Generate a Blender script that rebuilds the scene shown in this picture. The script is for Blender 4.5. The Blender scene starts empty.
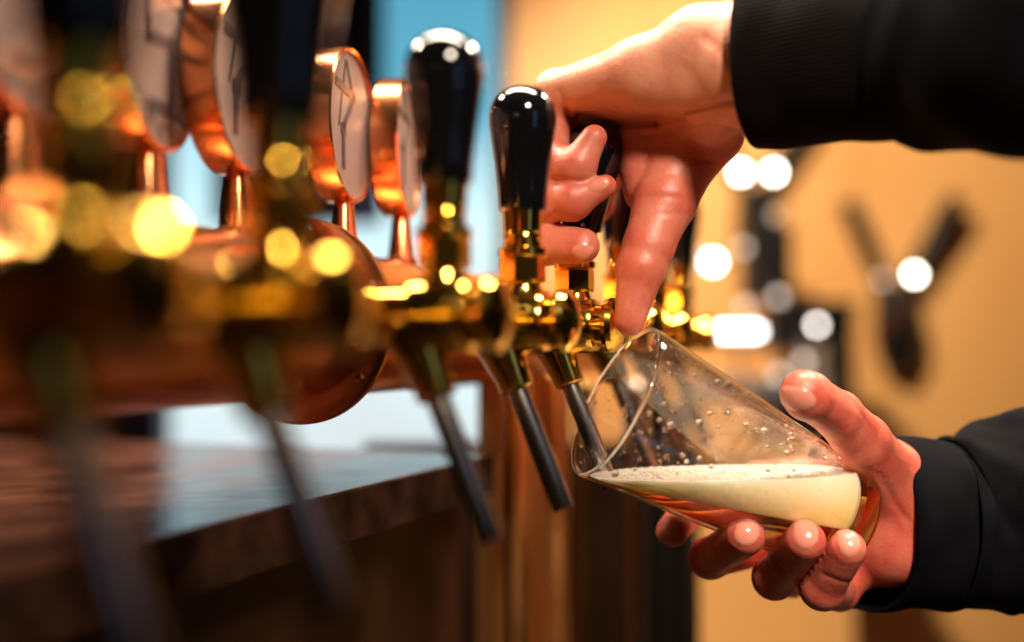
import bpy, bmesh, math, random
import numpy as np
from mathutils import Vector, Matrix
random.seed(7); np.random.seed(7)
sc = bpy.context.scene
C = sc.collection
# ------------------------------------------------------------ camera, world, lights, exposure
F = 1050.0                       # focal length in pixels of the 1024 x 642 frame
CAMH = 1.30
PITCH = math.atan(29/F)
cam_d = bpy.data.cameras.new('camera'); cam = bpy.data.objects.new('camera', cam_d); C.objects.link(cam)
cam_d.sensor_width = 36; cam_d.lens = F*36/1024
cam.location = (0, 0, CAMH); cam.rotation_euler = (math.pi/2 + PITCH, 0, 0)
cam_d.clip_start = 0.02
cam_d.dof.use_dof = True; cam_d.dof.focus_distance = 0.578; cam_d.dof.aperture_fstop = 1.55
sc.camera = cam
sc.view_settings.view_transform = 'Standard'; sc.view_settings.look = 'None'
sc.view_settings.gamma = 1; sc.view_settings.use_curve_mapping = False
sc.view_settings.exposure = 0.0
sc.cycles.max_bounces = 12; sc.cycles.transmission_bounces = 12; sc.cycles.glossy_bounces = 5; sc.cycles.diffuse_bounces = 3
sc.cycles.sample_clamp_indirect = 12
w = bpy.data.worlds.new('world'); sc.world = w; w.use_nodes = True
nt = w.node_tree; nt.nodes.clear()
wo = nt.nodes.new('ShaderNodeOutputWorld'); bg = nt.nodes.new('ShaderNodeBackground')
tc = nt.nodes.new('ShaderNodeTexCoord'); nz = nt.nodes.new('ShaderNodeTexNoise'); cr = nt.nodes.new('ShaderNodeValToRGB')
sx = nt.nodes.new('ShaderNodeSeparateXYZ'); nt.links.new(tc.outputs['Generated'], sx.inputs[0])
ma = nt.nodes.new('ShaderNodeMath'); ma.operation = 'MULTIPLY_ADD'; ma.inputs[1].default_value = .5; ma.inputs[2].default_value = .5
nz.inputs['Scale'].default_value = 7.0; nz.inputs['Detail'].default_value = 1; nt.links.new(tc.outputs['Generated'], nz.inputs['Vector'])
m2 = nt.nodes.new('ShaderNodeMath'); m2.operation = 'MULTIPLY_ADD'; m2.inputs[1].default_value = .10
nt.links.new(sx.outputs['Z'], ma.inputs[0]); nt.links.new(nz.outputs['Fac'], m2.inputs[0]); nt.links.new(ma.outputs[0], m2.inputs[2]); nt.links.new(m2.outputs[0], cr.inputs['Fac'])
for p_, c_ in ((.0, (.30, .22, .20)), (.50, (.62, .66, .68)), (.60, (.70, .92, .95)), (.67, (.11, .38, .52)), (.75, (.06, .24, .36))):
    e_ = cr.color_ramp.elements.new(p_) if p_ not in (0., .75) else cr.color_ramp.elements[0 if p_ == 0 else -1]
    e_.position = p_; e_.color = (*c_, 1)
nt.links.new(cr.outputs['Color'], bg.inputs['Color']); bg.inputs['Strength'].default_value = 1.25
nt.links.new(bg.outputs[0], wo.inputs[0])

def area(name, loc, target, size, power, col, sy=None, spread=180):
    d = bpy.data.lights.new(name, 'AREA'); d.energy = power; d.color = col
    d.shape = 'RECTANGLE' if sy else 'DISK'; d.size = size
    if sy: d.size_y = sy
    d.spread = math.radians(spread)
    o = bpy.data.objects.new(name, d); C.objects.link(o); o.location = loc
    o.rotation_euler = (Vector(target)-Vector(loc)).to_track_quat('-Z', 'Y').to_euler()
    return o
WARM = (1, .80, .58)
def linear(loc, ang, sx, sy, power, col, spread):
    o = area('linear_light', loc, (loc[0], loc[1], 0), sx, power, col, sy, spread); o.rotation_euler = (0, 0, ang); o.data.cycles.is_caustics_light = True; return o
linear((-0.03, 0.71, 2.19), -math.atan(403/F), .9, .17, 14, (1, .84, .64), 95)
area('pendant_light', (-0.80, 0.95, 2.30), (-0.2, .7, 1.3), .20, 5, WARM, None, 100)
area('pendant_light', (0.75, 1.05, 2.30), (0.25, .6, 1.2), .20, 10, WARM, None, 110)
area('pendant_light', (0.30, -0.32, 1.98), (0.18, .59, 1.19), .18, 1.6, (1, .84, .66), None, 46)
area('shop_window_light', (1.55, -1.25, 1.75), (0.1, .6, 1.3), .5, .8, (.35, .55, 1), .8)
sp = bpy.data.lights.new('wall_wash', 'SPOT'); sp.energy = 225; sp.color = (1, .80, .53); sp.spot_size = math.radians(95); sp.spot_blend = .6; sp.shadow_soft_size = .05
so = bpy.data.objects.new('wall_wash', sp); C.objects.link(so); so.location = (-.1, 1.15, 2.35)
so.rotation_euler = (Vector((1.05, 2.6, 1.05))-so.location).to_track_quat('-Z', 'Y').to_euler()

# ------------------------------------------------------------ frames of reference (mm)
CA, SA = math.cos(PITCH), math.sin(PITCH)
def cw(p):                       # camera space mm (x right, y up, z depth) -> world m
    x, y, z = p
    return Vector((x/1000, (z*CA - y*SA)/1000, CAMH + (y*CA + z*SA)/1000))
def P(px, py, d): return ((px-512)/F*d, (321-py)/F*d, d)
def W(px, py, d): return cw(P(px, py, d))
BA = math.atan(403/F)            # the bar runs away at this angle
UB = (math.sin(BA), math.cos(BA)); VB = (math.cos(BA), -math.sin(BA))
def B(u, v, h): return Vector(((UB[0]*u+VB[0]*v)/1000, (UB[1]*u+VB[1]*v)/1000, CAMH+h/1000))
def u_at(x, v):                  # where along the bar a thing stands
    k = (x-512)/F
    return v*(k*VB[1]-VB[0])/(UB[0]-k*UB[1])

# ------------------------------------------------------------ materials
def mat(name, col, rough=.5, metal=0, **kw):
    m = bpy.data.materials.new(name); m.use_nodes = True
    b = m.node_tree.nodes['Principled BSDF']
    b.inputs['Base Color'].default_value = (*col, 1); b.inputs['Roughness'].default_value = rough; b.inputs['Metallic'].default_value = metal
    for k, v in kw.items(): b.inputs[k.replace('_', ' ')].default_value = v
    return m
def noisy(m, c1, c2, scale=8, bump=0, bscale=None, stretch=None, detail=4, rough=None):
    t = m.node_tree; b = t.nodes['Principled BSDF']
    tc = t.nodes.new('ShaderNodeTexCoord'); mp = t.nodes.new('ShaderNodeMapping'); n = t.nodes.new('ShaderNodeTexNoise'); r = t.nodes.new('ShaderNodeValToRGB')
    n.inputs['Scale'].default_value = scale; n.inputs['Detail'].default_value = detail
    if stretch: mp.inputs['Scale'].default_value = stretch
    t.links.new(tc.outputs['Object'], mp.inputs[0]); t.links.new(mp.outputs[0], n.inputs['Vector']); t.links.new(n.outputs['Fac'], r.inputs[0])
    r.color_ramp.elements[0].position = .3; r.color_ramp.elements[1].position = .7
    r.color_ramp.elements[0].color = (*c1, 1); r.color_ramp.elements[1].color = (*c2, 1)
    t.links.new(r.outputs[0], b.inputs['Base Color'])
    if rough:
        mr = t.nodes.new('ShaderNodeMapRange'); mr.inputs['To Min'].default_value = rough[0]; mr.inputs['To Max'].default_value = rough[1]
        t.links.new(n.outputs['Fac'], mr.inputs['Value']); t.links.new(mr.outputs[0], b.inputs['Roughness'])
    if bump:
        n2 = t.nodes.new('ShaderNodeTexNoise'); n2.inputs['Scale'].default_value = bscale or scale*4; n2.inputs['Detail'].default_value = 5
        t.links.new(mp.outputs[0], n2.inputs['Vector'])
        bp = t.nodes.new('ShaderNodeBump'); bp.inputs['Strength'].default_value = bump; bp.inputs['Distance'].default_value = .001
        t.links.new(n2.outputs['Fac'], bp.inputs['Height']); t.links.new(bp.outputs[0], b.inputs['Normal'])
    return m
BRASS = noisy(mat('polished_brass', (.9, .58, .10), .13, 1), (.86, .50, .06), (.95, .64, .12), 30, rough=(.10, .17))
COPPER = noisy(mat('polished_copper', (.85, .33, .13), .2, 1), (.80, .28, .10), (.92, .42, .20), 12, rough=(.16, .28))
SATIN = mat('satin_copper', (.92, .42, .13), .45, 1)
STEEL = noisy(mat('brushed_steel', (.42, .38, .36), .3, 1), (.50, .44, .40), (.58, .52, .47), 20, rough=(.2, .26))
BLACK = mat('black_lacquer', (.004, .004, .005), .08, Coat_Weight=.5)
CREAM = noisy(mat('cream_enamel', (.2, .14, .13), .5), (.18, .125, .118), (.225, .16, .15), 40)
INK = mat('dark_print', (.03, .022, .03), .5)
SLAB = noisy(mat('brown_stone', (.12, .05, .03), .2), (.03, .010, .006), (.085, .03, .017), 22, bump=.25, bscale=70, detail=7, rough=(.14, .30))
GLASS = mat('clear_glass', (1, 1, 1), 0, 0, Transmission_Weight=1, IOR=1.48)
THIN = bpy.data.materials.new('thin_clear_glass'); THIN.use_nodes = True; t = THIN.node_tree; t.nodes.clear()
o_ = t.nodes.new('ShaderNodeOutputMaterial'); mx = t.nodes.new('ShaderNodeMixShader'); tr_ = t.nodes.new('ShaderNodeBsdfTransparent'); gl_ = t.nodes.new('ShaderNodeBsdfGlossy'); fr_ = t.nodes.new('ShaderNodeLayerWeight'); pw_ = t.nodes.new('ShaderNodeMath'); pw_.operation = 'POWER'; pw_.inputs[1].default_value = 3.5; ad_ = t.nodes.new('ShaderNodeMath'); ad_.operation = 'MULTIPLY_ADD'; ad_.inputs[1].default_value = 1.1; ad_.inputs[2].default_value = .085
tr_.inputs[0].default_value = (.95, .935, .93, 1); gl_.inputs['Roughness'].default_value = .02; fr_.inputs['Blend'].default_value = .5
t.links.new(fr_.outputs['Facing'], pw_.inputs[0]); t.links.new(pw_.outputs[0], ad_.inputs[0]); t.links.new(ad_.outputs[0], mx.inputs[0]); t.links.new(tr_.outputs[0], mx.inputs[1]); t.links.new(gl_.outputs[0], mx.inputs[2]); t.links.new(mx.outputs[0], o_.inputs[0])
AMBERG = mat('refracted_beer_tint', (1, .74, .28), 0, 0, Transmission_Weight=1, IOR=1.48)  # clear glass base; colour of the refracted beer put into its tint
BEER = mat('golden_beer', (1, .52, .06), 0, 0, Transmission_Weight=1, IOR=1.34)
FOAM = noisy(mat('beer_foam', (.95, .84, .60), .6, Subsurface_Weight=.8, Subsurface_Scale=.014), (.95, .85, .60), (.98, .93, .78), 55, bump=.5, bscale=260)
t = FOAM.node_tree; b_ = t.nodes['Principled BSDF']; old = b_.inputs['Base Color'].links[0].from_socket
tc_ = t.nodes.new('ShaderNodeTexCoord'); sp_ = t.nodes.new('ShaderNodeSeparateXYZ'); mr_ = t.nodes.new('ShaderNodeMapRange'); mxc = t.nodes.new('ShaderNodeMixRGB')
t.links.new(tc_.outputs['Object'], sp_.inputs[0]); t.links.new(sp_.outputs['Z'], mr_.inputs['Value']); mr_.inputs['From Min'].default_value = .008; mr_.inputs['From Max'].default_value = .036
mxc.inputs[1].default_value = (1, .62, .20, 1); t.links.new(mr_.outputs[0], mxc.inputs[0]); t.links.new(old, mxc.inputs[2]); t.links.new(mxc.outputs[0], b_.inputs['Base Color'])
FOAM.node_tree.nodes['Principled BSDF'].inputs['Subsurface Radius'].default_value = (1, .88, .66)
WOOD = noisy(mat('tan_plywood', (.70, .40, .16), .55), (.74, .37, .125), (.84, .45, .165), 3, stretch=(1, 1, .15), bump=.1)
DARKW = noisy(mat('dark_wood', (.02, .008, .004), .35), (.012, .005, .003), (.032, .012, .006), 14, stretch=(1, 1, .1), bump=.2)
CEIL = mat('dark_ceiling', (.05, .035, .03), .8)
FLOOR = noisy(mat('floor_tile', (.12, .07, .045), .4), (.10, .055, .035), (.16, .09, .06), 5)
PLASTIC = mat('black_plastic', (.005, .0045, .005), .45, Specular_IOR_Level=.3)
CHROME = mat('chrome', (.75, .73, .7), .12, 1)
def emit(name, col, s):
    m = mat(name, (0, 0, 0), .5); b = m.node_tree.nodes['Principled BSDF']
    b.inputs['Emission Color'].default_value = (*col, 1); b.inputs['Emission Strength'].default_value = s; return m
HILITE = emit('highlight_glow', (1, .93, .82), 30)  # emission for balls that stand in for blurred highlights
HILITE_MID = emit('medium_highlight_glow', (1, .90, .82), 18)
HILITE_DIM = emit('dim_highlight_glow', (1, .80, .66), 2.6)
STRIP_GLOW = emit('glow_strip', (1, .97, .93), 16)  # emissive bar for one bright streak
# cloth
CLOTH = noisy(mat('black_cloth', (.004, .004, .006), .9, Specular_IOR_Level=.06), (.0016, .0016, .0028), (.004, .004, .006), 50, bump=.3, bscale=900)
KNIT = mat('ribbed_knit', (.004, .003, .003), .9, Specular_IOR_Level=.06)
t = KNIT.node_tree; wv = t.nodes.new('ShaderNodeTexWave'); wv.inputs['Scale'].default_value = 150; wv.bands_direction = 'Z'
tcn = t.nodes.new('ShaderNodeTexCoord'); bp = t.nodes.new('ShaderNodeBump'); bp.inputs['Strength'].default_value = .5; bp.inputs['Distance'].default_value = .001
t.links.new(tcn.outputs['Object'], wv.inputs['Vector']); t.links.new(wv.outputs['Fac'], bp.inputs['Height']); t.links.new(bp.outputs[0], t.nodes['Principled BSDF'].inputs['Normal'])
# skin: knuckle and tip redness, plus painted shade on the upper hand, come from a 'flush' attribute
SKIN = mat('skin', (.8, .45, .33), .42, Subsurface_Weight=.22, Subsurface_Scale=.004)
t = SKIN.node_tree; b = t.nodes['Principled BSDF']; b.inputs['Subsurface Radius'].default_value = (1, .3, .15)
at = t.nodes.new('ShaderNodeAttribute'); at.attribute_name = 'reddening'
nn = t.nodes.new('ShaderNodeTexNoise'); nn.inputs['Scale'].default_value = 70; nn.inputs['Detail'].default_value = 3
tcn = t.nodes.new('ShaderNodeTexCoord'); t.links.new(tcn.outputs['Object'], nn.inputs['Vector'])
ad = t.nodes.new('ShaderNodeMath'); ad.operation = 'MULTIPLY_ADD'; ad.inputs[1].default_value = .7; t.links.new(nn.outputs['Fac'], ad.inputs[0]); t.links.new(at.outputs['Fac'], ad.inputs[2])
r = t.nodes.new('ShaderNodeValToRGB'); r.color_ramp.elements[0].position = .25; r.color_ramp.elements[1].position = 1.15
r.color_ramp.elements[0].color = (.76, .33, .21, 1); r.color_ramp.elements[1].color = (.54, .085, .055, 1)
t.links.new(ad.outputs[0], r.inputs[0]); t.links.new(r.outputs[0], b.inputs['Base Color'])
n3 = t.nodes.new('ShaderNodeTexNoise'); n3.inputs['Scale'].default_value = 330; n3.inputs['Detail'].default_value = 6; n3.inputs['Distortion'].default_value = .6; t.links.new(tcn.outputs['Object'], n3.inputs['Vector'])
bp = t.nodes.new('ShaderNodeBump'); bp.inputs['Strength'].default_value = .45; bp.inputs['Distance'].default_value = .0008
t.links.new(n3.outputs['Fac'], bp.inputs['Height']); t.links.new(bp.outputs[0], b.inputs['Normal'])
NAIL = mat('fingernail', (.72, .26, .19), .25, Subsurface_Weight=.15, Subsurface_Scale=.002, Coat_Weight=.4)
HAIR = noisy(mat('brown_hair', (.06, .03, .015), .5), (.04, .02, .01), (.09, .045, .02), 80)

# ------------------------------------------------------------ mesh helpers
def link(name, bm, m, parent=None, smooth=True, sharp=35):
    me = bpy.data.meshes.new(name); bmesh.ops.recalc_face_normals(bm, faces=bm.faces[:]); bm.to_mesh(me); bm.free()
    if smooth:
        for p in me.polygons: p.use_smooth = True
        try: me.set_sharp_from_angle(angle=math.radians(sharp))
        except Exception: pass
    o = bpy.data.objects.new(name, me); C.objects.link(o)
    for x in (m if isinstance(m, list) else [m]): me.materials.append(x)
    if parent: o.parent = parent
    return o
def tag(o, label=None, cat=None, group=None, kind=None):
    if label: o['label'] = label
    if cat: o['category'] = cat
    if group: o['group'] = group
    if kind: o['kind'] = kind
    return o
def empty(name, loc, rz=0):
    o = bpy.data.objects.new(name, None); C.objects.link(o); o.location = loc; o.rotation_euler.z = rz; o.empty_display_size = .02; return o
def dup(o, parent=None):
    c = o.copy(); C.objects.link(c); c.parent = parent
    for ch in list(o.children): dup(ch, c)
    return c
def basis(ax):
    ax = Vector(ax).normalized(); a = Vector((0, 0, 1)) if abs(ax.z) < .9 else Vector((1, 0, 0))
    x = a.cross(ax).normalized(); return x, ax.cross(x), ax
def lathe(bm, prof, org, axis, n=32, cap=True, mi=0):   # prof: (r, t) along axis
    x, y, z = basis(axis); org = Vector(org); rings = []
    for r, t in prof:
        if r < 1e-7: rings.append([bm.verts.new(org+z*t)]); continue
        rings.append([bm.verts.new(org+z*t+(x*math.cos(a)+y*math.sin(a))*r) for a in [2*math.pi*i/n for i in range(n)]])
    for a, b in zip(rings, rings[1:]):
        for i in range(n):
            j = (i+1) % n
            vs = [a[i % len(a)], a[j % len(a)], b[j % len(b)], b[i % len(b)]]
            u = []
            for v in vs:
                if v not in u: u.append(v)
            if len(u) > 2:
                try: f = bm.faces.new(u); f.material_index = mi
                except ValueError: pass
    if cap:
        for r_ in (rings[0], rings[-1]):
            if len(r_) > 2:
                try: f = bm.faces.new(r_); f.material_index = mi
                except ValueError: pass
    return rings
def box(bm, lo, hi, M=None, bev=0):
    r = bmesh.ops.create_cube(bm, size=1)['verts']
    lo, hi = Vector(lo), Vector(hi); c = (lo+hi)/2; s = hi-lo
    for v in r:
        v.co = Vector((v.co.x*s.x, v.co.y*s.y, v.co.z*s.z))+c
        if M: v.co = M @ v.co
    if bev:
        es = list({e for v in r for e in v.link_edges})
        bmesh.ops.bevel(bm, geom=es, offset=bev, segments=2, affect='EDGES', profile=.5)
def tube(bm, pts, rads, n=16, cap=True):
    pts = [Vector(p) for p in pts]; rings = []
    if not hasattr(rads, '__len__'): rads = [rads]*len(pts)
    px = None
    for i, p in enumerate(pts):
        d = (pts[min(i+1, len(pts)-1)]-pts[max(i-1, 0)]).normalized()
        if px is None: x, y, _ = basis(d)
        else: x = (px-d*px.dot(d)).normalized(); y = d.cross(x)
        px = x
        rings.append([bm.verts.new(p+(x*math.cos(a)+y*math.sin(a))*rads[i]) for a in [2*math.pi*k/n for k in range(n)]])
    for a, b in zip(rings, rings[1:]):
        for i in range(n): bm.faces.new([a[i], a[(i+1) % n], b[(i+1) % n], b[i]])
    if cap: bm.faces.new(rings[0]); bm.faces.new(rings[-1])
def boxo(name, lo, hi, m, parent=None, M=None, bev=0):
    bm = bmesh.new(); box(bm, lo, hi, M, bev); return link(name, bm, m, parent, smooth=False)
mm = .001

# ------------------------------------------------------------ the room
def struct(o): o['kind'] = 'structure'; return o
X0, X1, Y0, Y1, ZC = -2.2, 2.3, -1.8, 2.60, 2.75
struct(boxo('floor', (X0, Y0, -.05), (X1, Y1, 0), FLOOR))
struct(boxo('ceiling', (X0, Y0, ZC), (X1, Y1, ZC+.05), CEIL))
WX = -.02                       # right jamb of the shop window in the far wall
struct(boxo('wall_back', (WX, Y1, 0), (X1, Y1+.1, ZC), WOOD))
bm = bmesh.new(); box(bm, (X0, Y1, 0), (WX, Y1+.1, .75)); box(bm, (X0, Y1, 2.45), (WX, Y1+.1, ZC)); box(bm, (X0, Y1, .75), (-1.55, Y1+.1, 2.45))
struct(link('wall_front', bm, DARKW, smooth=False))
struct(boxo('wall_left', (X0-.1, Y0, 0), (X0, Y1, ZC), DARKW))
struct(boxo('wall_right', (X1, Y0, 0), (X1+.1, Y1, ZC), DARKW))
struct(boxo('wall_near', (X0, Y0-.1, 0), (X1, Y0, ZC), DARKW))
# seams between the wall boards
seam = bmesh.new()
for x in (.33, .86, 1.38, 1.92): box(seam, (x-.002, Y1-.001, 0), (x+.002, Y1+.003, ZC))
struct(link('trim_1', seam, mat('board_seam', (.42, .22, .09), .7), smooth=False))
FRAME = mat('window_frame_paint', (.02, .025, .06), .5)
bm = bmesh.new()
for x in (-1.55, -.88, -.02): box(bm, (x-.02, Y1-.03, .75), (x+.02, Y1+.06, 2.45))
for z in (.75, 2.43): box(bm, (-1.55, Y1-.03, z), (-.02, Y1+.06, z+.03))
struct(link('window_1', bm, FRAME, smooth=False))
boxo('pane', (-1.54, Y1+.02, .77), (-.03, Y1+.026, 2.43), mat('window_glass', (.96, 1, 1), 0, 0, Transmission_Weight=1, IOR=1.02), bpy.data.objects['window_1'])

wcl = noisy(mat('navy_fabric', (.03, .035, .10), .8), (.012, .015, .05), (.06, .05, .14), 5)
bm = bmesh.new()
def blind(x0, x1, z0):
    n = 40; pr = None
    for i in range(n+1):
        x = x0+(x1-x0)*i/n; y = Y1-.08+.015*math.sin(i*1.3)
        a, b_ = bm.verts.new((x, y, z0)), bm.verts.new((x, y, 2.5))
        if pr: bm.faces.new([pr[0], a, b_, pr[1]])
        pr = (a, b_)
blind(-.72, -.31, 1.60); tag(link('curtain', bm, wcl), 'dark navy curtain hanging in the window behind the medallions', 'curtain', 'curtains')
bm = bmesh.new(); blind(-1.7, -.87, .4); tag(link('curtain', bm, wcl), 'dark navy curtain at the far left behind the nearest taps', 'curtain', 'curtains')
# ------------------------------------------------------------ stone shelf with the cabinet below it
MB_ = Matrix.Translation((0, 0, CAMH)) @ Matrix.Rotation(-BA, 4, 'Z')    # local x = v, y = u, z = h
def bar_box(name, v0, v1, u0, u1, h0, h1, m, bev=.001, parent=None):
    return boxo(name, (v0*mm, u0*mm, h0*mm), (v1*mm, u1*mm, h1*mm), m, parent, MB_, bev)
SH = -79; UE = u_at(492, -300)
tag(bar_box('stone_shelf', -1000, -300, -500, UE, SH-29, SH, SLAB, .0008), 'polished brown stone bar shelf under the copper beer tower', 'shelf')
boxo('front_edge', (-300*mm, -500*mm, (SH-29)*mm), (-298.5*mm, UE*mm, (SH-1.2)*mm), noisy(mat('rough_shaded_edge', (.02, .008, .005), .8, Specular_IOR_Level=.08), (.012, .005, .003), (.05, .019, .010), 60, detail=6), bpy.data.objects['stone_shelf'], MB_, 0)  # added strip; shade of the front face put into darker stone
tag(bar_box('bar_cabinet', -980, -325, -500, UE-1, -1298, SH-29.5, DARKW, .003), 'dark brown wooden bar cabinet below the stone shelf', 'cabinet')

# ------------------------------------------------------------ copper tower: one pipe with flange, bolts and legs
TV, TH, TR = -320, 16, 43
tower = tag(empty('beer_tower', B(560, TV, SH)), 'polished copper pipe beer tower lying along the bar behind the taps', 'beer tower')
inv = Matrix.Translation(-tower.location)
UW = Vector((UB[0], UB[1], 0)); VW = Vector((VB[0], VB[1], 0))
def tl(u, v, h): return B(u, v, h)-tower.location
bm = bmesh.new(); lathe(bm, [(0, -.35), (.038, -.35), (.043, -.345), (.043, 1.06), (.040, 1.085), (.02, 1.1), (0, 1.103)], tl(0, TV, TH), UW, 64)
link('pipe', bm, COPPER, tower)
uf = u_at(300, TV)
bm = bmesh.new(); lathe(bm, [(.040, -.003), (.055, -.003), (.0575, -.0015), (.0575, .0015), (.055, .003), (.040, .003)], tl(uf, TV, TH), UW, 72, cap=False)
fl = link('flange', bm, COPPER, tower)
xx, yy, zz = basis(UW)
for k in range(6):
    a = math.radians(-38+60*k); bm = bmesh.new()
    lathe(bm, [(0, -.0055), (.0022, -.0052), (.0034, -.003), (.0034, 0)], tl(uf, TV, TH)+(VW*math.cos(a)+Vector((0, 0, 1))*math.sin(a))*.0505, UW, 6)
    link('bolt', bm, STEEL, fl)
for u in (-60,):
    bm = bmesh.new(); lathe(bm, [(.022, 0), (.022, .003), (.012, .006), (.011, .055)], tl(u, TV, SH), (0, 0, 1), 32); link('leg', bm, COPPER, tower)
for x in (503, 527):
    u = u_at(x, TV); bm = bmesh.new(); lathe(bm, [(.030, .001), (.030, .006), (.022, .012), (.021, 1.28)], tl(u, TV, -1300), (0, 0, 1), 32); link('leg', bm, SATIN, tower)

# ------------------------------------------------------------ taps
def build_tap(tilt=0, fat=1.0):
    r = empty('beer_tap', (0, 0, 0), -BA)
    # local frame: x towards the barman, y away along the bar, z up, origin on the shank axis below the handle (mm)
    bm = bmesh.new()
    prof = [(13.0, -94), (15, -92), (15, -88), (13, -86), (12.6, -74), (12.4, -60), (12.4, -34), (13.2, -33), (13.2, -30), (12.4, -29), (12.4, -14), (15.5, -12), (16, 10), (14.5, 13), (12, 14), (12, 18), (15, 19), (16, 22), (15, 25), (10, 28), (4, 29.5), (0, 30)]
    lathe(bm, [(a*mm, b*mm) for a, b in prof], (0, 0, 0), (1, 0, 0), 40); link('valve_body', bm, BRASS, r)
    bm = bmesh.new(); lathe(bm, [(8*mm, 8*mm), (11*mm, 14*mm), (9*mm, 18*mm), (9*mm, 20*mm)], (0, 0, 0), (0, 0, 1), 32); link('bonnet', bm, BRASS, r)
    bm = bmesh.new(); lathe(bm, [(10.6*mm, 19.5*mm), (11.6*mm, 20.5*mm), (11.6*mm, 31.5*mm), (10.8*mm, 32.5*mm)], (0, 0, 0), (0, 0, 1), 6); link('hex_nut', bm, BRASS, r, smooth=False)
    bm = bmesh.new(); lathe(bm, [(11*mm, 32.6*mm), (12.2*mm, 33.2*mm), (12.2*mm, 36.4*mm), (11*mm, 37*mm), (7*mm, 37.4*mm)], (0, 0, 0), (0, 0, 1), 32); link('collar', bm, BRASS, r)
    T = Matrix.Translation((0, 0, 36*mm)) @ Matrix.Rotation(math.radians(tilt), 4, 'Y') @ Matrix.Translation((0, 0, -36*mm))
    bm = bmesh.new()
    p = [(7, 36), (9.6, 37), (9.6, 39.5), (8.8, 40.2), (8.8, 41), (9.6, 41.8), (9.4, 44), (9.0, 44.5), (9.4, 45), (9.9, 55.2), (9, 56)]
    lathe(bm, [(a*mm, b*mm) for a, b in p], (0, 0, 0), (0, 0, 1), 32); bmesh.ops.transform(bm, matrix=T, verts=bm.verts); link('ferrule', bm, BRASS, r)
    bm = bmesh.new()
    p = [(8, 55.5), (10.6, 55.6), (11.0, 57), (11.4, 64), (12.8, 78), (14.6, 91), (15.7, 99), (15.9, 103), (15.2, 107.5), (13.4, 112), (10.2, 115.6), (6, 117.8), (2, 118.6), (0, 118.7)]
    p = [(a*(fat if b > 60 or fat == 1 else fat), b) for a, b in p]
    lathe(bm, [(a*mm, b*mm) for a, b in p], (0, 0, 0), (0, 0, 1), 48); bmesh.ops.transform(bm, matrix=T, verts=bm.verts); link('handle', bm, BLACK, r, sharp=50)
    # nozzle and spout lean outwards
    a = Vector((-14, 0, -7)); d = Vector((25, 0, -60)).normalized()
    bm = bmesh.new(); pr = [(11, -8), (14.5, -4), (14.5, 0), (12.5, 3), (11, 12), (8.8, 23), (8.6, 28.6), (7.6, 29.4), (5, 29.6)]
    lathe(bm, [(q*mm, s*mm) for q, s in pr], a*mm, d, 32); link('nozzle', bm, BRASS, r)
    bm = bmesh.new(); p0 = a+d*27; p1 = a+d*92.0
    lathe(bm, [(3.9*mm, 0), (5.3*mm, 0), (5.3*mm, 64.2*mm), (4.9*mm, 65*mm), (3.9*mm, 65*mm), (3.9*mm, 0)], p0*mm, d, 28, cap=False)
    link('spout_tube', bm, STEEL, r)
    return r
TAPV = -183
GR = 'beer taps along the copper tower'
base = build_tap(0, 1.07); pulled = build_tap(11, 1.07); wide = build_tap(0, 1.22)
zs = [(246, 'nearest brass beer tap, a dark blur at the far left'), (323, 'blurred brass tap in front of the large copper-rimmed medallion'),
      (437, 'black handled brass tap beside the farthest copper medallion'), (525, 'black handled brass tap just left of the gripping hand'),
      (605, 'brass tap gripped by the hand, its spout inside the tilted glass'), (700, 'black handled brass tap seen between fingers and thumb'),
      (790, 'brass tap hidden mostly behind the thumb'), (880, 'farthest brass tap with black handle right of the thumb')]
for k, (Z, lab) in enumerate(zs):
    o = pulled if k == 4 else (base if k == 3 else (wide if k == 1 else (dup(wide) if k == 0 else dup(base))))
    u = (Z+SA*0 - math.sin(BA)*(-TAPV)*1.0)/math.cos(BA)
    o.location = B(u, TAPV, 14); tag(o, lab, 'beer tap', GR)
def tap_u(Z): return (Z-math.sin(BA)*183)/math.cos(BA)

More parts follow.
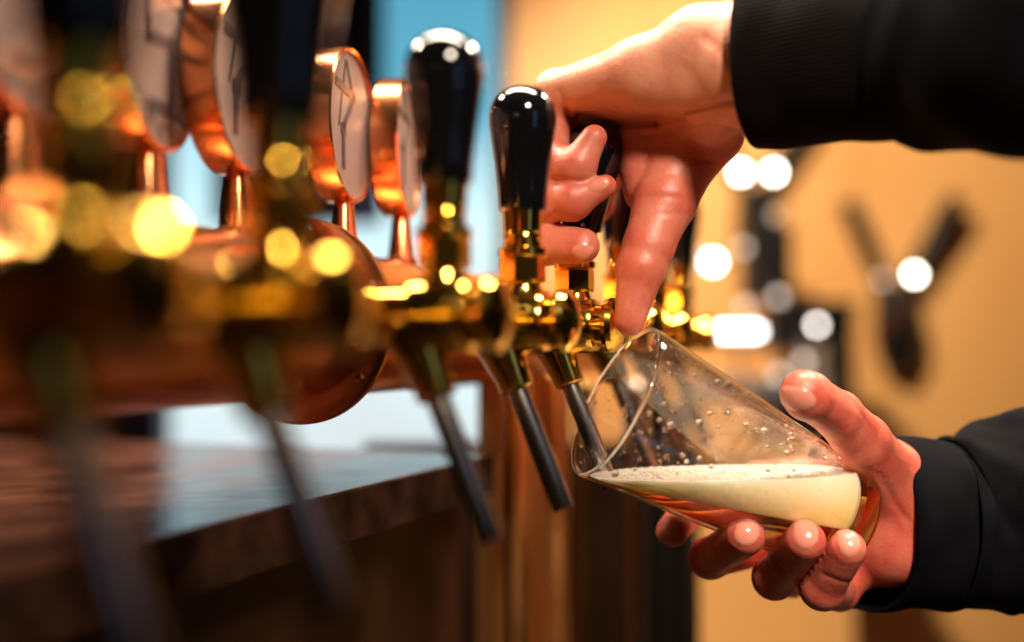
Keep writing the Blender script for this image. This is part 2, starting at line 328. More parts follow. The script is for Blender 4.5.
# ------------------------------------------------------------ medallions on copper stems
def stroke(bm, pts, wd, x):       # flat raised strokes in the y/z plane of the medallion face
    for (a, b) in zip(pts, pts[1:]):
        a, b = Vector((0, *a)), Vector((0, *b)); d = (b-a).normalized(); n = Vector((0, -d.z, d.y))*wd/2; a2 = a-d*wd/2; b2 = b+d*wd/2
        q = []
        for off in (x, x+.5):
            q.append([bm.verts.new((Vector((off, 0, 0))+v)*mm) for v in (a2+n, b2+n, b2-n, a2-n)])
        bm.faces.new(q[1]); bm.faces.new(q[0][::-1])
        for i in range(4): bm.faces.new([q[0][i], q[0][(i+1) % 4], q[1][(i+1) % 4], q[1][i]])
def medallion(px, theta, emblem, label, ticks=True):
    u = u_at(px, TV); r = empty('tap_medallion', B(u, TV, TH+TR), -math.radians(theta))
    cz = 135-(TH+TR); R = 46
    bm = bmesh.new()
    lathe(bm, [((R-2.4)*mm, 6.2*mm), ((R-1)*mm, 7.2*mm), (R*mm, 6*mm), (R*mm, -10*mm), ((R-1)*mm, -11*mm), ((R-2.4)*mm, -9*mm), ((R-2.4)*mm, 6.2*mm)], (0, 0, cz*mm), (1, 0, 0), 72, cap=False)
    link('rim', bm, COPPER, r)
    bm = bmesh.new(); lathe(bm, [(0, -4.6*mm), ((R-2.3)*mm, -4.6*mm), ((R-2.3)*mm, 4.6*mm), (0, 4.8*mm)], (0, 0, cz*mm), (1, 0, 0), 72)
    f = link('face', bm, CREAM, r)
    bm = bmesh.new()
    for st, wd in emblem: stroke(bm, [(y, z+cz) for y, z in st], wd, 4.7)
    if ticks:
        n = 60
        ring = [(34*math.cos(2*math.pi*i/n), 34*math.sin(2*math.pi*i/n)+cz) for i in range(n+1)]
        stroke(bm, ring, .5, 4.7)
        for i in range(16):
            a = 2*math.pi*i/16; stroke(bm, [(36.5*math.cos(a), 36.5*math.sin(a)+cz), (40*math.cos(a), 40*math.sin(a)+cz)], 1.8, 4.7)
    link('emblem', bm, INK, f, smooth=False)
    bm = bmesh.new(); lathe(bm, [(11.5*mm, -1*mm), (11.5*mm, 2*mm), (9*mm, 3*mm), (5.6*mm, (cz-R)*mm+1*mm), (5*mm, (cz-R)*mm+3*mm)], (0, 0, 0), (0, 0, 1), 32); link('stem', bm, COPPER, r)
    return tag(r, label, 'medallion', 'copper rimmed medallions on the tower')
five = [([(18, 27), (-12, 27), (-12, 3), (13, 6), (14, -25), (-10, -27)], 6)]
seven = [([(-28, 20), (4, 18), (-16, -4), (-15, -26)], 5), ([(-12, 36), (-24, -4)], 1.6), ([(-10, 36), (0, 20)], 1.6), ([(-19, -3), (-12, -3), (-12, -8), (-19, -8), (-19, -3)], 1.8)]
medallion(11, 2, five, 'blurred round medallion cut off by the left edge of the picture')
medallion(147, 2, five, 'cream medallion with a bold angular dark emblem, copper rim mostly edge on')
medallion(236, 7, seven, 'large medallion with broad orange copper rim half hidden by a black handle', False)
medallion(343, 9, seven, 'smaller medallion showing a full cream face with dark 7 shaped emblem', False)
medallion(401, 6, seven, 'farthest and smallest medallion, beside a black tap handle', False)

# ------------------------------------------------------------ pipes below and behind the taps
def pipe(px, Z, r, m, top, label, cat='pipe'):
    x = (px-512)/F*Z; bm = bmesh.new()
    tp = CAMH+(321-top)/F*Z/1000+Z/1000*SA
    lathe(bm, [(r*mm, 0), (r*mm, tp-.012), (r*.93*mm, tp-.004), (r*.5*mm, tp)], (0, 0, 0), (0, 0, 1), 28)
    o = link('beer_line_pipe', bm, m); o.location = (x/1000, Z*CA/1000, 0)
    return tag(o, label, cat, 'upright pipes below the taps')
OLIVE = mat('olive_metal', (.16, .10, .03), .35, 1); GREY = mat('dark_grey_metal', (.12, .11, .11), .35, 1)
pipe(517, 740, 10, SATIN, 372, 'slim copper pipe standing between the two spouts left of the glass')
pipe(556, 850, 11, SATIN, 372, 'copper pipe standing directly left below the rim of the glass')
pipe(583, 900, 8, OLIVE, 380, 'olive brown pipe standing under the rim of the glass')
pipe(634, 950, 9, STEEL, 380, 'pale steel pipe standing below the middle of the glass')
pipe(657, 1000, 10, PLASTIC, 380, 'black pipe standing left of the lower hand')
pipe(680, 1030, 9, GREY, 400, 'thin grey pipe standing right of the black pipe')
bm = bmesh.new(); box(bm, (-.16, 1.12, 0), (.20, 1.16, 1.20), None, .003)
tag(link('room_divider', bm, DARKW, smooth=False), 'dark wooden panel standing behind the upright pipes', 'panel')

# ------------------------------------------------------------ things on and before the tan wall (blurred)
def ball(bm, c, r, n=16): bmesh.ops.create_uvsphere(bm, u_segments=n, v_segments=n//2+2, radius=r, matrix=Matrix.Translation(c))
def rack(px, py, hilites, label, flip=1, sc_=1):
    Z = 2520; s = Z/F; r = empty('tool_holder', W(px, py, Z)); r.location.y = Y1-.005
    def L(dx, dy, yy=0): return Vector((dx*s*mm, -yy*mm, -dy*s*mm))
    for sx, (ex, ey) in ((-1, (-50, -82)), (1, (62, -86))):
        bm = bmesh.new(); a = L(-12 if sx < 0 else 14, 0, 55); b = L(ex, ey, 70)
        tube(bm, [a, a.lerp(b, .15), a.lerp(b, .5), a.lerp(b, .9), b], [.016, .020, .023, .025, .018], 16); link('handle', bm, PLASTIC, r)
    bm = bmesh.new(); tube(bm, [L(0, 2, 50), L(2, 30, 45), L(4, 60, 42), L(4, 88, 40)], [.036, .052, .055, .034], 20); link('holder_body', bm, PLASTIC, r)
    bm = bmesh.new(); box(bm, (-.03, -.045, -.16), (.05, .004, .0)); link('wall_plate', bm, PLASTIC, r, smooth=False)
    bm = bmesh.new(); box(bm, L(-13, 44, 93), L(-6, 30, 86), None, .002); link('red_mark', bm, mat('red_label', (.16, .015, .015), .5), r, smooth=False)
    for dx, dy, m, rr in hilites:
        bm = bmesh.new(); ball(bm, L(dx, dy, 95), rr); link('highlight_ball', bm, m, r)  # glowing balls put in for the highlights on the holder
    return tag(r, label, 'tool holder', 'two-handled holders on the tan wall')
rack(898, 282, [(-18, -2, HILITE_DIM, .008), (14, -7, HILITE, .009)], 'black holder with two handles in a V, hung on tan wall at right')
rack(757, 182, [(-17, -9, HILITE, .010), (16, -9, HILITE, .010)], 'black holder behind the cuff, with two glowing highlight balls on top')
# glass rack with a black lid, glasses in it
def gb(name, x0, y0, x1, y1, z0, z1, m, parent, bev=.003):
    Z = (z0+z1)/2; a = W(x0, y1, Z)-parent.location; b = W(x1, y0, Z)-parent.location
    bm = bmesh.new(); box(bm, (a.x, z0*mm-parent.location.y, a.z), (b.x, z1*mm-parent.location.y, b.z), None, bev); return link(name, bm, m, parent, smooth=False)
cm = tag(empty('coffee_grinder', Vector((W(805, 400, 2250).x, 2.25, .93))), 'black topped machine blurred on the back counter', 'machine')
gb('lid', 788, 302, 845, 322, 2180, 2320, PLASTIC, cm); gb('column', 764, 300, 790, 352, 2200, 2300, PLASTIC, cm)
gb('side_panel', 836, 322, 845, 440, 2190, 2310, PLASTIC, cm); gb('base', 760, 398, 846, 440, 2180, 2320, PLASTIC, cm); gb('back_plate', 790, 322, 836, 400, 2290, 2320, GREY, cm)
gb('motor_housing', 742, 225, 790, 302, 2220, 2300, PLASTIC, cm, .012); gb('neck', 742, 190, 770, 226, 2240, 2290, PLASTIC, cm)
FGL = mat('smoky_glass', (.55, .45, .42), .12, Transmission_Weight=.6)
for i, (x, y) in enumerate(((803, 398), (822, 398))):
    o = bmesh.new(); p = W(x, y, 2240)
    lathe(o, [(0, 0), (.016, 0), (.02, .12), (.018, .12), (.014, .006), (0, .005)], (0, 0, 0), (0, 0, 1), 20)
    g = link('drinking_glass', o, FGL); g.location = (p.x, p.y, p.z+.0015)
    tag(g, ('left' if i == 0 else 'right')+' of two smoky glasses inside the black topped machine', 'glass', 'glasses in the machine')
sl = tag(empty('glow_bar', W(738, 330, 2200)), 'bright white horizontal glowing strip left of the black machine', 'light')
gb('glow_tube', 718, 328, 760, 334, 2190, 2205, STRIP_GLOW, sl, .002); gb('housing', 706, 336, 770, 345, 2180, 2215, STEEL, sl, .003)  # emissive bar on a steel housing, set at the bright streak
gb('bracket', 736, 345, 742, 378, 2198, 2206, STEEL, sl, .001)
tr = tag(empty('steel_tray', W(740, 388, 2150)), 'pale steel tray lying on the back counter behind the glass', 'tray')
gb('tray_body', 690, 378, 786, 400, 2080, 2200, mat('pale_metal', (.75, .78, .85), .35, 1), tr, .004)
bc = tag(empty('back_counter', Vector((.52, 2.2, 0))), 'dark back counter at the far wall holding the blurred machine', 'counter')
gb('worktop', 640, 440, 850, 448, 2050, 2560, WOOD, bc, .003)
boxo('cabinet_body', (-.19, -.1, 0), (.16, .38, .99), WOOD, bc, None, .004)
lamps = [(713, 262, HILITE, .011, 2150), (697, 258, HILITE_DIM, .012, 2150), (743, 248, HILITE_DIM, .009, 2180), (778, 297, HILITE_DIM, .010, 2160), (817, 325, HILITE_MID, .0065, 2160), (803, 362, HILITE_DIM, .010, 2160), (778, 374, HILITE_DIM, .010, 2160), (745, 307, HILITE_DIM, .010, 2160), (775, 215, HILITE_DIM, .006, 2160)]  # glowing balls in place of blurred highlights
pole = tag(empty('highlight_stand', Vector((W(713, 262, 2150).x, 2.15, 1.2))), 'added wire of small round glowing highlight balls between thumb and wall holder', 'lamp')  # stand added only to carry the highlight balls
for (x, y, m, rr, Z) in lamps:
    bm = bmesh.new(); ball(bm, W(x, y, Z)-pole.location, rr); link('highlight_ball', bm, m, pole)
bm = bmesh.new(); q = [W(x, y, 2175)-pole.location for (x, y) in ((697, 260), (713, 266), (743, 252), (760, 280), (778, 299), (817, 327), (803, 366), (778, 376))]
tube(bm, q, .003, 8); link('wire_arm', bm, STEEL, pole)

# ------------------------------------------------------------ the tilted glass with beer and foam
RC = Vector(P(614, 400, 575)); BC = Vector(P(848, 524, 604)); AX = (BC-RC).normalized(); GL = (BC-RC).length
glass = empty('beer_glass', cw(BC)); tag(glass, 'tilted clear beer glass held under the pulled tap, half full of foamy beer', 'glass')
o_w = glass.location; ax_w = (cw(BC)-cw(RC)).normalized(); rim_l = cw(RC)-o_w
ro = lambda t: 45.5-(45.5-31.5)*(t/GL)**1.15
def prof_inner(k=0, t0=2, t1=None):
    t1 = t1 or GL-13
    return [((ro(t)-2.3+k)*mm, t*mm) for t in np.linspace(t0, t1-6, 14)]+[((ro(t1)-4+k)*mm, (t1-2)*mm), ((ro(t1)-9+k)*mm, t1*mm), (0, (t1+.3)*mm)]
outer = [((ro(t))*mm, t*mm) for t in np.linspace(1.2, GL-5, 18)]+[((ro(GL)-1.2)*mm, (GL-1.5)*mm), ((ro(GL)-4)*mm, GL*mm), ((ro(GL)-7)*mm, (GL-.6)*mm), (0, (GL-2.6)*mm)]
lip = [((ro(0)-2.2)*mm, .9*mm), ((ro(0)-1.7)*mm, 0.1*mm), ((ro(0)-1.1)*mm, -.2*mm), ((ro(0)-.4)*mm, .1*mm)]
bm = bmesh.new(); lathe(bm, prof_inner()[::-1]+lip+outer, rim_l, ax_w, 96, cap=False)
for f_ in bm.faces:
    t_ = (f_.calc_center_median()-rim_l).dot(ax_w)/mm
    f_.material_index = 1 if t_ < 2.6 else (2 if t_ > GL-14 else 0)
gw = link('glass_wall', bm, [THIN, GLASS, AMBERG], glass, sharp=60); gw.cycles.is_caustics_caster = True
LEVEL = CAMH-.0685-o_w.z
def liquid(lo, hi, k, under=False):
    bm = bmesh.new(); lathe(bm, [(0, 1.5*mm)]+prof_inner(k, 1.5), rim_l, ax_w, 96, cap=False)
    for z, s in ((hi, 1), (lo, -1)):
        if z is None: continue
        pn = Vector((0, 0, 1)) if (s > 0 and not under) else (-TILT if s > 0 else TILT)
        g = bm.verts[:]+bm.edges[:]+bm.faces[:]
        res = bmesh.ops.bisect_plane(bm, geom=g, plane_co=(-.06 if pn.x else 0, 0, z), plane_no=pn, clear_outer=True)
        es = [e for e in res['geom_cut'] if isinstance(e, bmesh.types.BMEdge)]
        bmesh.ops.holes_fill(bm, edges=es, sides=0)
    return bm
FT = .0195; TILT = Vector((-.2, 0, -1)).normalized()
link('beer', liquid(None, LEVEL-FT-.0002, .15, True), BEER, glass, sharp=40)
bm = liquid(LEVEL-FT, LEVEL, .12)
fo = link('foam', bm, FOAM, glass, sharp=40); fo.cycles.is_caustics_receiver = True
# foam bubbles on the surface, and beads of froth on the glass: nobody could count them
gx, gy, gz = basis(ax_w)
def inside(p, marg):
    d = p-rim_l; t = d.dot(ax_w)/mm; 
    if t < 3 or t > GL-20: return False
    return (d-ax_w*t*mm).length/mm < ro(t)-2.4-marg
bm = bmesh.new(); n = 0
for _ in range(9000):
    p = Vector((random.uniform(-.17, .0), random.uniform(-.06, .06), LEVEL)); r = random.uniform(.5, 2.0)
    if inside(p, r*.6+.5): bmesh.ops.create_icosphere(bm, subdivisions=1, radius=r*mm, matrix=Matrix.Translation(p-Vector((0, 0, r*.45*mm)))); n += 1
    if n > 900: break
tag(link('foam_bubbles', bm, FOAM, glass, sharp=180), kind='stuff')
bm = bmesh.new()
for _ in range(800):
    t = random.uniform(4, GL-25); a = random.uniform(0, 2*math.pi); d = gx*math.cos(a)+gy*math.sin(a)
    p = rim_l+ax_w*t*mm+d*(ro(t)-2.3)*mm
    if p.z < LEVEL+.003: continue
    r = random.choice((.4, .6, .8, 1.0, 1.4, 2.0)) if random.random() < .5 else random.uniform(.3, .6)
    bmesh.ops.create_icosphere(bm, subdivisions=2, radius=r*mm, matrix=Matrix.Translation(p-d*r*.25*mm))
tag(link('droplets', bm, GLASS, glass, sharp=180), kind='stuff')

# ------------------------------------------------------------ hands: smooth blends meshed on a grid
def nets(f, org, h):
    s = f < 0; nx, ny, nz_ = f.shape
    acc = np.zeros((nx-1, ny-1, nz_-1, 3)); cnt = np.zeros((nx-1, ny-1, nz_-1))
    idx = np.indices((nx-1, ny-1, nz_-1)).transpose(1, 2, 3, 0).astype(float)
    corners = [(i, j, k) for i in (0, 1) for j in (0, 1) for k in (0, 1)]
    def sl_(c): return f[c[0]:nx-1+c[0], c[1]:ny-1+c[1], c[2]:nz_-1+c[2]]
    for a in corners:
        for b in corners:
            if sum(b)-sum(a) == 1 and all(y >= x for x, y in zip(a, b)):
                fa, fb = sl_(a), sl_(b); m = (fa < 0) != (fb < 0)
                tt = fa[m]/(fa[m]-fb[m]); av, bv = np.array(a, float), np.array(b, float)
                acc[m] += av+(bv-av)*tt[:, None]; cnt[m] += 1
    act = cnt > 0; vid = -np.ones(act.shape, int); vid[act] = np.arange(act.sum())
    V = (acc[act]/cnt[act][:, None]+idx[act])*h+np.array(org)
    Q = []
    for ax in range(3):
        sh = [nx, ny, nz_]; sh[ax] -= 1
        lo = [slice(0, n_) for n_ in (nx, ny, nz_)]; hi = list(lo); lo[ax] = slice(0, -1); hi[ax] = slice(1, None)
        ch = s[tuple(lo)] != s[tuple(hi)]; I = np.argwhere(ch); o1, o2 = [(1, 2), (2, 0), (0, 1)][ax]
        ok = (I[:, o1] > 0) & (I[:, o2] > 0) & (I[:, o1] < act.shape[o1]) & (I[:, o2] < act.shape[o2]); I = I[ok]
        def g(d1, d2):
            J = I.copy(); J[:, o1] -= d1; J[:, o2] -= d2; return vid[J[:, 0], J[:, 1], J[:, 2]]
        q = np.stack([g(1, 1), g(0, 1), g(0, 0), g(1, 0)], 1); fl_ = s[tuple(lo)][tuple(I.T)]
        q[~fl_] = q[~fl_][:, ::-1]; Q.append(q)
    return V, np.concatenate(Q)
def smin(a, b, k):
    h = np.clip(.5+.5*(b-a)/k, 0, 1); return b*(1-h)+a*h-k*h*(1-h)
def cone(G, a, b, ra, rb):
    a, b = np.array(a, float), np.array(b, float); ab = b-a
    t = np.clip(((G-a)@ab)/(ab@ab), 0, 1); return np.linalg.norm(G-(a+t[..., None]*ab), axis=-1)-(ra+(rb-ra)*t)
def seg2(G, a, b):
    a, b = np.array(a[:2], float), np.array(b[:2], float); ab = b-a; g = G[..., :2]
    t = np.clip(((g-a)@ab)/(ab@ab), 0, 1); return np.linalg.norm(g-(a+t[..., None]*ab), axis=-1)
def build_hand(palm, fingers, creases, nails, lo, hi, h=1.25, kp=9, kf=7, fb=lambda V: .55):
    nxyz = [int((hi[i]-lo[i])/h) for i in range(3)]
    G = np.stack(np.meshgrid(*[lo[i]+h*np.arange(nxyz[i]) for i in range(3)], indexing='ij'), -1).astype(np.float32)
    D = None
    for (a, b, ra, rb) in palm:
        d = cone(G, a, b, ra, rb); D = d if D is None else smin(D, d, kp)
    reddening = []
    FD = None
    for ch in fingers:                                  # each: list of (point, radius); first point is rooted in the palm
        fd = None
        for (a, ra), (b, rb) in zip(ch, ch[1:]):
            d = cone(G, a, b, ra, rb); fd = d if fd is None else smin(fd, d, 2.5)
        for (a, ra) in ch[1:-1]:                        # slight swelling at the joints
            fd = smin(fd, np.linalg.norm(G-np.array(a), axis=-1)-ra*(1.03 if ra < 12.8 else .98), 3); reddening.append((a, ra))
        reddening.append(ch[-1])
        FD = fd if FD is None else smin(FD, fd, 1.0)
    D = smin(D, FD, kf)
    for (a, b, wd, dp, zmax) in creases:
        D = D+dp*np.exp(-(seg2(G, a, b)/wd)**2)*(G[..., 2] < zmax)
    for (c, ax, hl, hw, zmax) in nails:
        c = np.array(c); ax = np.array(ax, float); ax /= np.linalg.norm(ax); g = G[..., :2]-c[:2]
        e = np.sqrt(((g@ax)/hl)**2+((g@np.array([-ax[1], ax[0]]))/hw)**2)
        D = D-.45*np.clip((1.08-e)/.10, 0, 1)*(G[..., 2] < zmax)+.35*np.exp(-((e-1.15)/.09)**2)*(G[..., 2] < zmax)
    V, Q = nets(D, lo, h)
    fl_ = np.zeros(len(V))+fb(V)
    for a, ra in reddening: fl_ = np.maximum(fl_, .75*np.exp(-(np.linalg.norm(V-np.array(a), axis=1)/(ra*1.5))**2))
    nm = np.zeros(len(Q), int); cen = V[Q].mean(1)
    for (c, ax, hl, hw, zmax) in nails:
        c = np.array(c); ax = np.array(ax, float); ax /= np.linalg.norm(ax); g = cen[:, :2]-c[:2]
        e = np.sqrt(((g@ax)/hl)**2+((g@np.array([-ax[1], ax[0]]))/hw)**2); nm[(e < 1.04) & (cen[:, 2] < zmax)] = 1
    return V, Q, fl_, nm
def R(px, py, d, r): return (P(px, py, d), r)

# upper (left) hand: wrist at right, palm towards the camera, fingers round the pulled handle, thumb hanging
wr = P(752, 66, 545)
palmL = [(P(775, 62, 540), P(735, 66, 548), 27, 27), (P(775, 95, 540), P(715, 90, 556), 19, 17), (P(775, 38, 545), P(700, 46, 556), 21, 21),
         (P(700, 50, 556), P(640, 72, 566), 20, 17), (P(640, 72, 566), P(556, 93, 600), 17, 12.5), (P(690, 88, 558), P(615, 98, 588), 15, 11),
         (P(720, 74, 566), P(575, 104, 616), 18, 12), (P(715, 95, 572), P(592, 128, 628), 18, 11), (P(712, 110, 580), P(612, 150, 634), 18, 11)]
fingL = [[R(710, 132, 600, 20), R(682, 154, 602, 22), R(665, 200, 590, 17.8), R(649, 245, 581, 13.8), R(641, 268, 579, 13.2), R(630, 320, 578, 8.8)],
         [R(698, 135, 602, 20), R(644, 146, 608, 18), R(648, 190, 598, 14)],
         [R(556, 92, 604, 12), R(550, 130, 602, 10.5), R(552, 164, 590, 10.8), R(577, 166, 580, 10.4), R(594, 138, 578, 7.4)],
         [R(580, 108, 620, 11), R(530, 182, 612, 11), R(548, 202, 590, 11.6), R(572, 200, 582, 11), R(605, 186, 577, 6.4)],
         [R(598, 130, 632, 11), R(526, 225, 622, 11), R(545, 243, 594, 12), R(582, 246, 581, 10)],
         [R(614, 150, 640, 11), R(596, 205, 652, 10), R(572, 236, 646, 9), R(556, 252, 630, 8)]]
def mmc(px, py, d=575): return P(px, py, d)
crL = [(mmc(598, 117), mmc(660, 120), 1.6, 3.0, 610), (mmc(660, 120), mmc(740, 116), 1.5, 2.0, 600), (mmc(648, 131), mmc(728, 129), 1.1, 1.0, 625),
       (mmc(640, 160), mmc(715, 158), 1.0, .6, 625), (mmc(640, 176), mmc(705, 172), 1.0, .5, 625), (mmc(640, 196), mmc(698, 200), 1.0, .6, 625),
       (mmc(634, 216), mmc(688, 214), 1.0, .5, 625), (mmc(690, 60), mmc(735, 110), 2.2, .9, 570), (mmc(560, 88), mmc(580, 122), 1.6, 1.0, 600)]
nlL = [(P(600, 184, 572), (1, .35), 5.5, 3.6, 590), (P(583, 251, 572), (1, 0.1), 6, 4.2, 590)]
Vl, Ql, fl, nl = build_hand(palmL, fingL, crL, nlL, (-5, -12, 520), (150, 205, 668), kf=7, fb=lambda V: np.clip((128-V[:, 1])/50, 0, 1)*.38)  # redder down palm and thumb: shade put into the skin colour

# lower (right) hand: thumb on top of the glass, four fingers curling round below it
palmR = [(P(955, 512, 628), P(905, 500, 622), 28, 29), (P(955, 530, 630), P(895, 545, 620), 24, 24), (P(950, 495, 625), P(880, 470, 618), 24, 20),
         (P(905, 490, 625), P(855, 462, 640), 22, 15), (P(905, 500, 632), P(838, 488, 652), 22, 15), (P(905, 520, 632), P(850, 520, 650), 22, 15), (P(895, 545, 622), P(862, 560, 628), 22, 15)]
fingR = [[R(855, 470, 642, 14), R(760, 480, 660, 11), R(690, 510, 652, 10), R(672, 531, 612, 9.3)],
         [R(838, 490, 652, 14), R(760, 548, 662, 11), R(710, 558, 614, 11.4), R(745, 536, 568, 10.8)],
         [R(850, 520, 650, 14), R(790, 578, 652, 11), R(774, 578, 602, 11.6), R(805, 541, 561, 11)],
         [R(865, 555, 632, 13), R(838, 590, 622, 11.5), R(822, 588, 583, 11.6), R(847, 549, 560, 10)],
         [R(885, 478, 612, 20), R(862, 442, 592, 15.5), R(838, 415, 578, 13), R(808, 396, 560, 12.4), R(803, 392, 557, 11.8)]]
crR = [(P(812, 372, 560), P(828, 392, 560), 1.0, .5, 575), (P(842, 398, 580), P(866, 428, 580), 1.4, .5, 590), (P(870, 470, 600), P(905, 520, 600), 1.6, .8, 612),
       (P(712, 548, 590), P(728, 570, 590), 1.1, .7, 600), (P(772, 560, 580), P(796, 578, 580), 1.1, .7, 600), (P(818, 570, 575), P(850, 580, 575), 1.1, .7, 600)]
nlR = [(P(797, 399, 548), (1, -.25), 9, 5.8, 562), (P(748, 533, 558), (.75, .65), 7.4, 5.8, 574), (P(808, 534, 551), (.5, .87), 7.8, 5.8, 568), (P(851, 543, 551), (.35, 1), 7.2, 5.2, 570), (P(664, 536, 603), (-.2, -.6), 5, 4, 612)]
Vr, Qr, fr, nr = build_hand(palmR, fingR, crR, nlR, (70, -175, 538), (262, -8, 690))

# forearms, shoulders, neck and head continue out of the frame
lo = (95, -330, 300); hi = (790, 480, 850); h = 5.0
nxyz = [int((hi[i]-lo[i])/h) for i in range(3)]
G = np.stack(np.meshgrid(*[lo[i]+h*np.arange(nxyz[i]) for i in range(3)], indexing='ij'), -1).astype(np.float32)
WL = P(765, 64, 543); WR_ = P(935, 512, 626)
EL, SL_, ER, SR = (335, 150, 395), (600, 135, 405), (485, -120, 655), (610, 135, 735)
D = cone(G, WL, EL, 24, 38); D = smin(D, cone(G, EL, SL_, 38, 48), 15); D = smin(D, cone(G, WR_, ER, 24, 38), 10); D = smin(D, cone(G, ER, SR, 38, 48), 15)
for a, b, ra, rb in (((630, 110, 430), (630, 110, 710), 65, 65), ((640, 60, 480), (650, -260, 520), 90, 90), ((640, 60, 660), (650, -260, 620), 90, 90), ((620, 150, 570), (600, 250, 570), 55, 50)):
    D = smin(D, cone(G, a, b, ra, rb), 30)
hd = np.linalg.norm((G-np.array((585, 335, 570)))/np.array((88, 108, 74)), axis=-1)*85-85
D = smin(D, hd, 15); D = smin(D, cone(G, (500, 325, 570), (485, 308, 570), 8, 12), 8)      # nose
D = smin(D, cone(G, (510, 278, 570), (540, 265, 570), 18, 30), 12)                          # chin
for z in (492, 648): D = smin(D, np.linalg.norm((G-np.array((595, 325, z)))/np.array((16, 28, 8)), axis=-1)*10-10, 4)
for z in (542, 598): D = np.maximum(D, -(np.linalg.norm(G-np.array((500, 338, z)), axis=-1)-12))
D = D+3*np.exp(-(((G[..., 1]-282)/3)**2))*(G[..., 0] < 510)*(np.abs(G[..., 2]-570) < 24)
Vb, Qb = nets(D, lo, h)
person = tag(empty('person', cw((640, 0, 570))), 'person in a black jacket pulling a tap and tilting a glass under it', 'person')
person.location.z = 0
def combined(name, parts, mats, parent):
    V = np.concatenate([p[0] for p in parts]); Q = []; off = 0; fl_ = []; mi = []
    for p in parts: Q.append(p[1]+off); off += len(p[0]); fl_.append(p[2] if len(p) > 2 else np.full(len(p[0]), .2)); mi.append(p[3] if len(p) > 3 else np.zeros(len(p[1]), int))
    Q = np.concatenate(Q); fl_ = np.concatenate(fl_); mi = np.concatenate(mi)
    Wd = np.stack([V[:, 0], V[:, 2]*CA-V[:, 1]*SA, V[:, 1]*CA+V[:, 2]*SA+CAMH*1000], 1)/1000-np.array(parent.location)
    me = bpy.data.meshes.new(name); me.from_pydata(Wd.tolist(), [], Q[:, ::-1].tolist()); me.update()
    a = me.attributes.new('reddening', 'FLOAT', 'POINT'); a.data.foreach_set('value', fl_.astype(np.float32))
    me.polygons.foreach_set('material_index', mi.astype(np.int32)); me.polygons.foreach_set('use_smooth', np.ones(len(Q), bool))
    for m in mats: me.materials.append(m)
    o = bpy.data.objects.new(name, me); C.objects.link(o); o.parent = parent
    bm = bmesh.new(); bm.from_mesh(me)
    bmesh.ops.smooth_vert(bm, verts=bm.verts[:], factor=.5, use_axis_x=True, use_axis_y=True, use_axis_z=True)
    bmesh.ops.recalc_face_normals(bm, faces=bm.faces[:]); bm.to_mesh(me); bm.free()
    return o
body = combined('body', [(Vl, Ql, fl, nl), (Vr, Qr, fr, nr), (Vb, Qb)], [SKIN, NAIL], person)
bm = bmesh.new()
bm.free()
for z in (542, 598):
    bm = bmesh.new(); ball(bm, cw((502, 338, z))-person.location, .012); link('eye', bm, mat('eye_white', (.8, .78, .75), .1), body)
# hair: shell round the back and top of the head
lo2 = (480, 300, 470); hi2 = (700, 470, 670); nxyz = [int((hi2[i]-lo2[i])/4) for i in range(3)]
G = np.stack(np.meshgrid(*[lo2[i]+4*np.arange(nxyz[i]) for i in range(3)], indexing='ij'), -1).astype(np.float32)
D = np.linalg.norm((G-np.array((594, 345, 570)))/np.array((92, 108, 82)), axis=-1)*85-85
D = np.maximum(D, -(G[..., 1]-372+.9*(520-G[..., 0])*-1-60)*.5) if False else np.maximum(D, (545-G[..., 0])*.7-(G[..., 1]-385)*.7)
Vh, Qh = nets(D, lo2, 4); combined('hair', [(Vh, Qh)], [HAIR], person)

# ------------------------------------------------------------ jacket
def loft(bm, rings, n=48, wr=1.0, seed=0, n0=None):
    # rings: (centre, a = half height in the picture plane, b = half depth, tilt); cloth turned in at the first ring
    rnd = random.Random(seed); ph = [rnd.uniform(0, 6.28) for _ in range(8)]
    cs = [Vector(r[0]) for r in rings]; out = []
    for i, rg in enumerate(rings):
        c, a, b = rg[:3]
        d = (cs[min(i+1, len(cs)-1)]-cs[max(i-1, 0)]).normalized()
        if n0 is not None: d = Vector(n0).lerp(d, min(1, i/6)**1.0).normalized()
        up = (Vector((0, 1, 0))-d*d.y).normalized(); side = d.cross(up); ring = []
        for k in range(n):
            t_ = 2*math.pi*k/n
            wv_ = wr*(1.3*math.sin(3*t_+ph[0]+i*.9)+.9*math.sin(5*t_+ph[1]-i*1.3)+.6*math.sin(8*t_+ph[2]+i*2.1))*(.25 if i < 3 else 1)
            ring.append(Vector(c)+up*math.cos(t_)*(a+wv_)+side*math.sin(t_)*(b+wv_))
        out.append(ring)
    V = [[bm.verts.new(cw(p)-person.location) for p in r] for r in out]
    for a, b in zip(V, V[1:]):
        for k in range(n): bm.faces.new([a[k], a[(k+1) % n], b[(k+1) % n], b[k]])
    return V
def interp(keys, m):
    res = []
    for (a, b) in zip(keys, keys[1:]):
        for j in range(m): t_ = j/m; t2 = t_; res.append((Vector(a[0]).lerp(Vector(b[0]), t2), a[1]+(b[1]-a[1])*t2, a[2]+(b[2]-a[2])*t2))
    res.append((Vector(keys[-1][0]), keys[-1][1], keys[-1][2])); return res
def cloth(name, sets, m):
    bm = bmesh.new()
    for s, kw in sets: loft(bm, s, **kw)
    o = link(name, bm, m, person, sharp=180)
    md = o.modifiers.new('thickness', 'SOLIDIFY'); md.thickness = .002; md.offset = -1
    md = o.modifiers.new('smooth', 'SUBSURF'); md.levels = 1; md.render_levels = 1
    return o
cuffL = interp([(P(754, 58, 541), 47, 31), (P(766, 56, 538), 48, 33), (P(800, 54, 530), 47, 35), (P(850, 48, 514), 45.5, 36), (P(902, 44, 500), 46, 37)], 3)
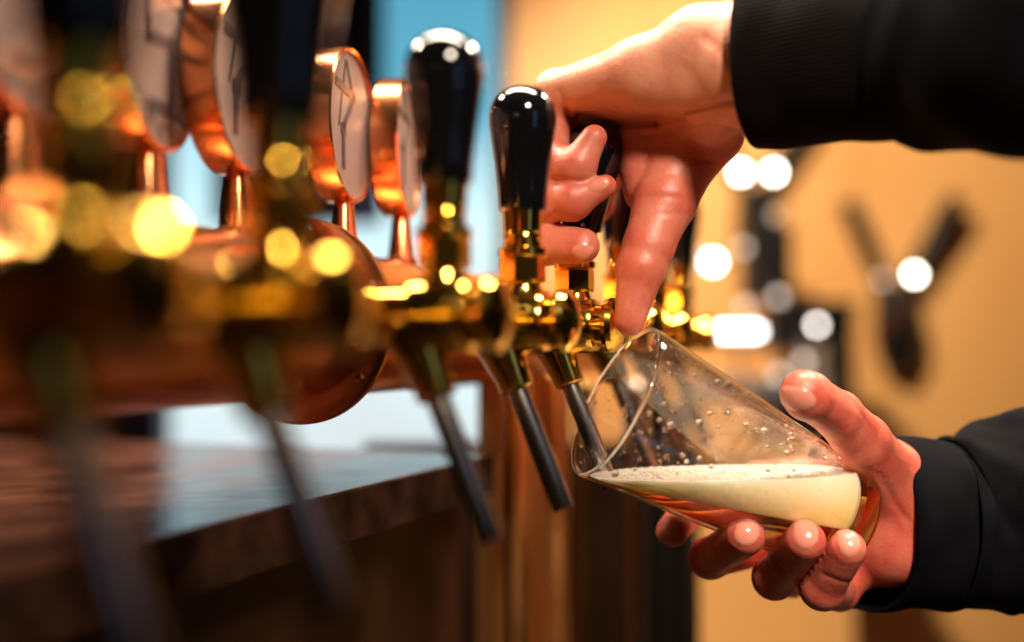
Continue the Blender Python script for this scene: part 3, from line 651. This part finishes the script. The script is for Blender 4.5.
cloth('cuff', [(cuffL, dict(wr=.35, seed=1, n0=(.80, 0, -.60)))], KNIT)
sl_L = interp([(P(898, 43, 501), 45, 36), (P(906, 42, 498), 48, 39), (P(960, 36, 478), 53, 44), (P(1040, 20, 446), 60, 48), ((335, 150, 395), 66, 55), ((430, 155, 388), 66, 60), ((600, 130, 410), 78, 70)], 4)
cuffR = interp([(P(853, 519, 625), 55, 40), (P(868, 520, 625), 54, 40), (P(908, 523, 626), 51, 41), (P(950, 526, 626), 50, 42)], 3)
cloth('cuff', [(cuffR, dict(wr=.7, seed=3, n0=(.72, .05, .69)))], CLOTH)
sl_R = interp([(P(944, 526, 626), 49, 42), (P(960, 527, 627), 51, 44), (P(990, 518, 630), 56, 48), (P(1030, 512, 634), 62, 52), ((485, -115, 655), 68, 58), ((560, 20, 700), 70, 62), ((610, 130, 725), 78, 70)], 4)
torso = interp([((620, 195, 570), 60, 75), ((640, 150, 570), 90, 190), ((645, 60, 570), 115, 205), ((650, -100, 570), 118, 200), ((650, -340, 570), 115, 190), ((650, -480, 570), 118, 195)], 4)
def loft_v(bm, rings, n=48):
    V = []
    for c, a, b in rings: V.append([bm.verts.new(cw(Vector(c)+Vector((a*math.cos(q), 0, b*math.sin(q))))-person.location) for q in [2*math.pi*k/n for k in range(n)]])
    for a, b in zip(V, V[1:]):
        for k in range(n): bm.faces.new([a[k], a[(k+1) % n], b[(k+1) % n], b[k]])
bm = bmesh.new(); loft(bm, sl_L, wr=1.2, seed=2); loft(bm, sl_R, wr=1.9, seed=5); loft_v(bm, torso)
o = link('jacket', bm, CLOTH, person, sharp=180)
md = o.modifiers.new('thickness', 'SOLIDIFY'); md.thickness = .002; md.offset = -1
md = o.modifiers.new('smooth', 'SUBSURF'); md.levels = 1; md.render_levels = 1
bm = bmesh.new(); loft_v(bm, interp([((650, -470, 570), 112, 185), ((650, -600, 570), 115, 190)], 2))
for z in (480, 660): loft_v(bm, interp([((650, -580, z), 88, 92), ((650, -860, z), 62, 66), ((650, -1250, z), 45, 50)], 4))
link('trousers', bm, CLOTH, person, sharp=180)
bm = bmesh.new()
for z in (480, 660): p = cw((640, 0, z)); box(bm, (-.17, p.y-person.location.y-.045, .0), (.07, p.y-person.location.y+.045, .09), None, .02)
link('shoes', bm, PLASTIC, person)

# ------------------------------------------------------------ pendant lamps over the bar (fixtures of the lights above)
def pendant(loc, r, label):
    e = empty('pendant_lamp', loc); bm = bmesh.new()
    lathe(bm, [(r, .012), (r*1.02, .014), (r*.8, .09), (r*.25, .15), (.02, .17)], (0, 0, 0), (0, 0, 1), 32, cap=False); link('lamp_shade', bm, COPPER, e)
    bm = bmesh.new(); tube(bm, [Vector((0, 0, .16)), Vector((0, 0, ZC-loc[2]))], .003, 8); link('cord', bm, PLASTIC, e)
    tag(e, label, 'lamp', 'pendant lamps over the bar')
pendant((0.30, -0.32, 1.99), .12, 'copper pendant lamp above and right of the camera')
pendant((-0.80, 0.95, 2.31), .12, 'copper pendant lamp over the far left of the bar')
pendant((0.75, 1.05, 2.31), .12, 'copper pendant lamp over the far right of the bar')
lf = tag(empty('linear_lamp', (-0.03, .71, 2.2), -BA), 'long slim linear lamp hung above the hands', 'lamp')
boxo('housing', (-.48, -.055, 0), (.48, .055, .04), PLASTIC, lf, None, .003)
for x in (-.4, .4):
    bm = bmesh.new(); tube(bm, [Vector((x, 0, .04)), Vector((x, 0, ZC-2.2))], .003, 8); link('cord', bm, PLASTIC, lf)
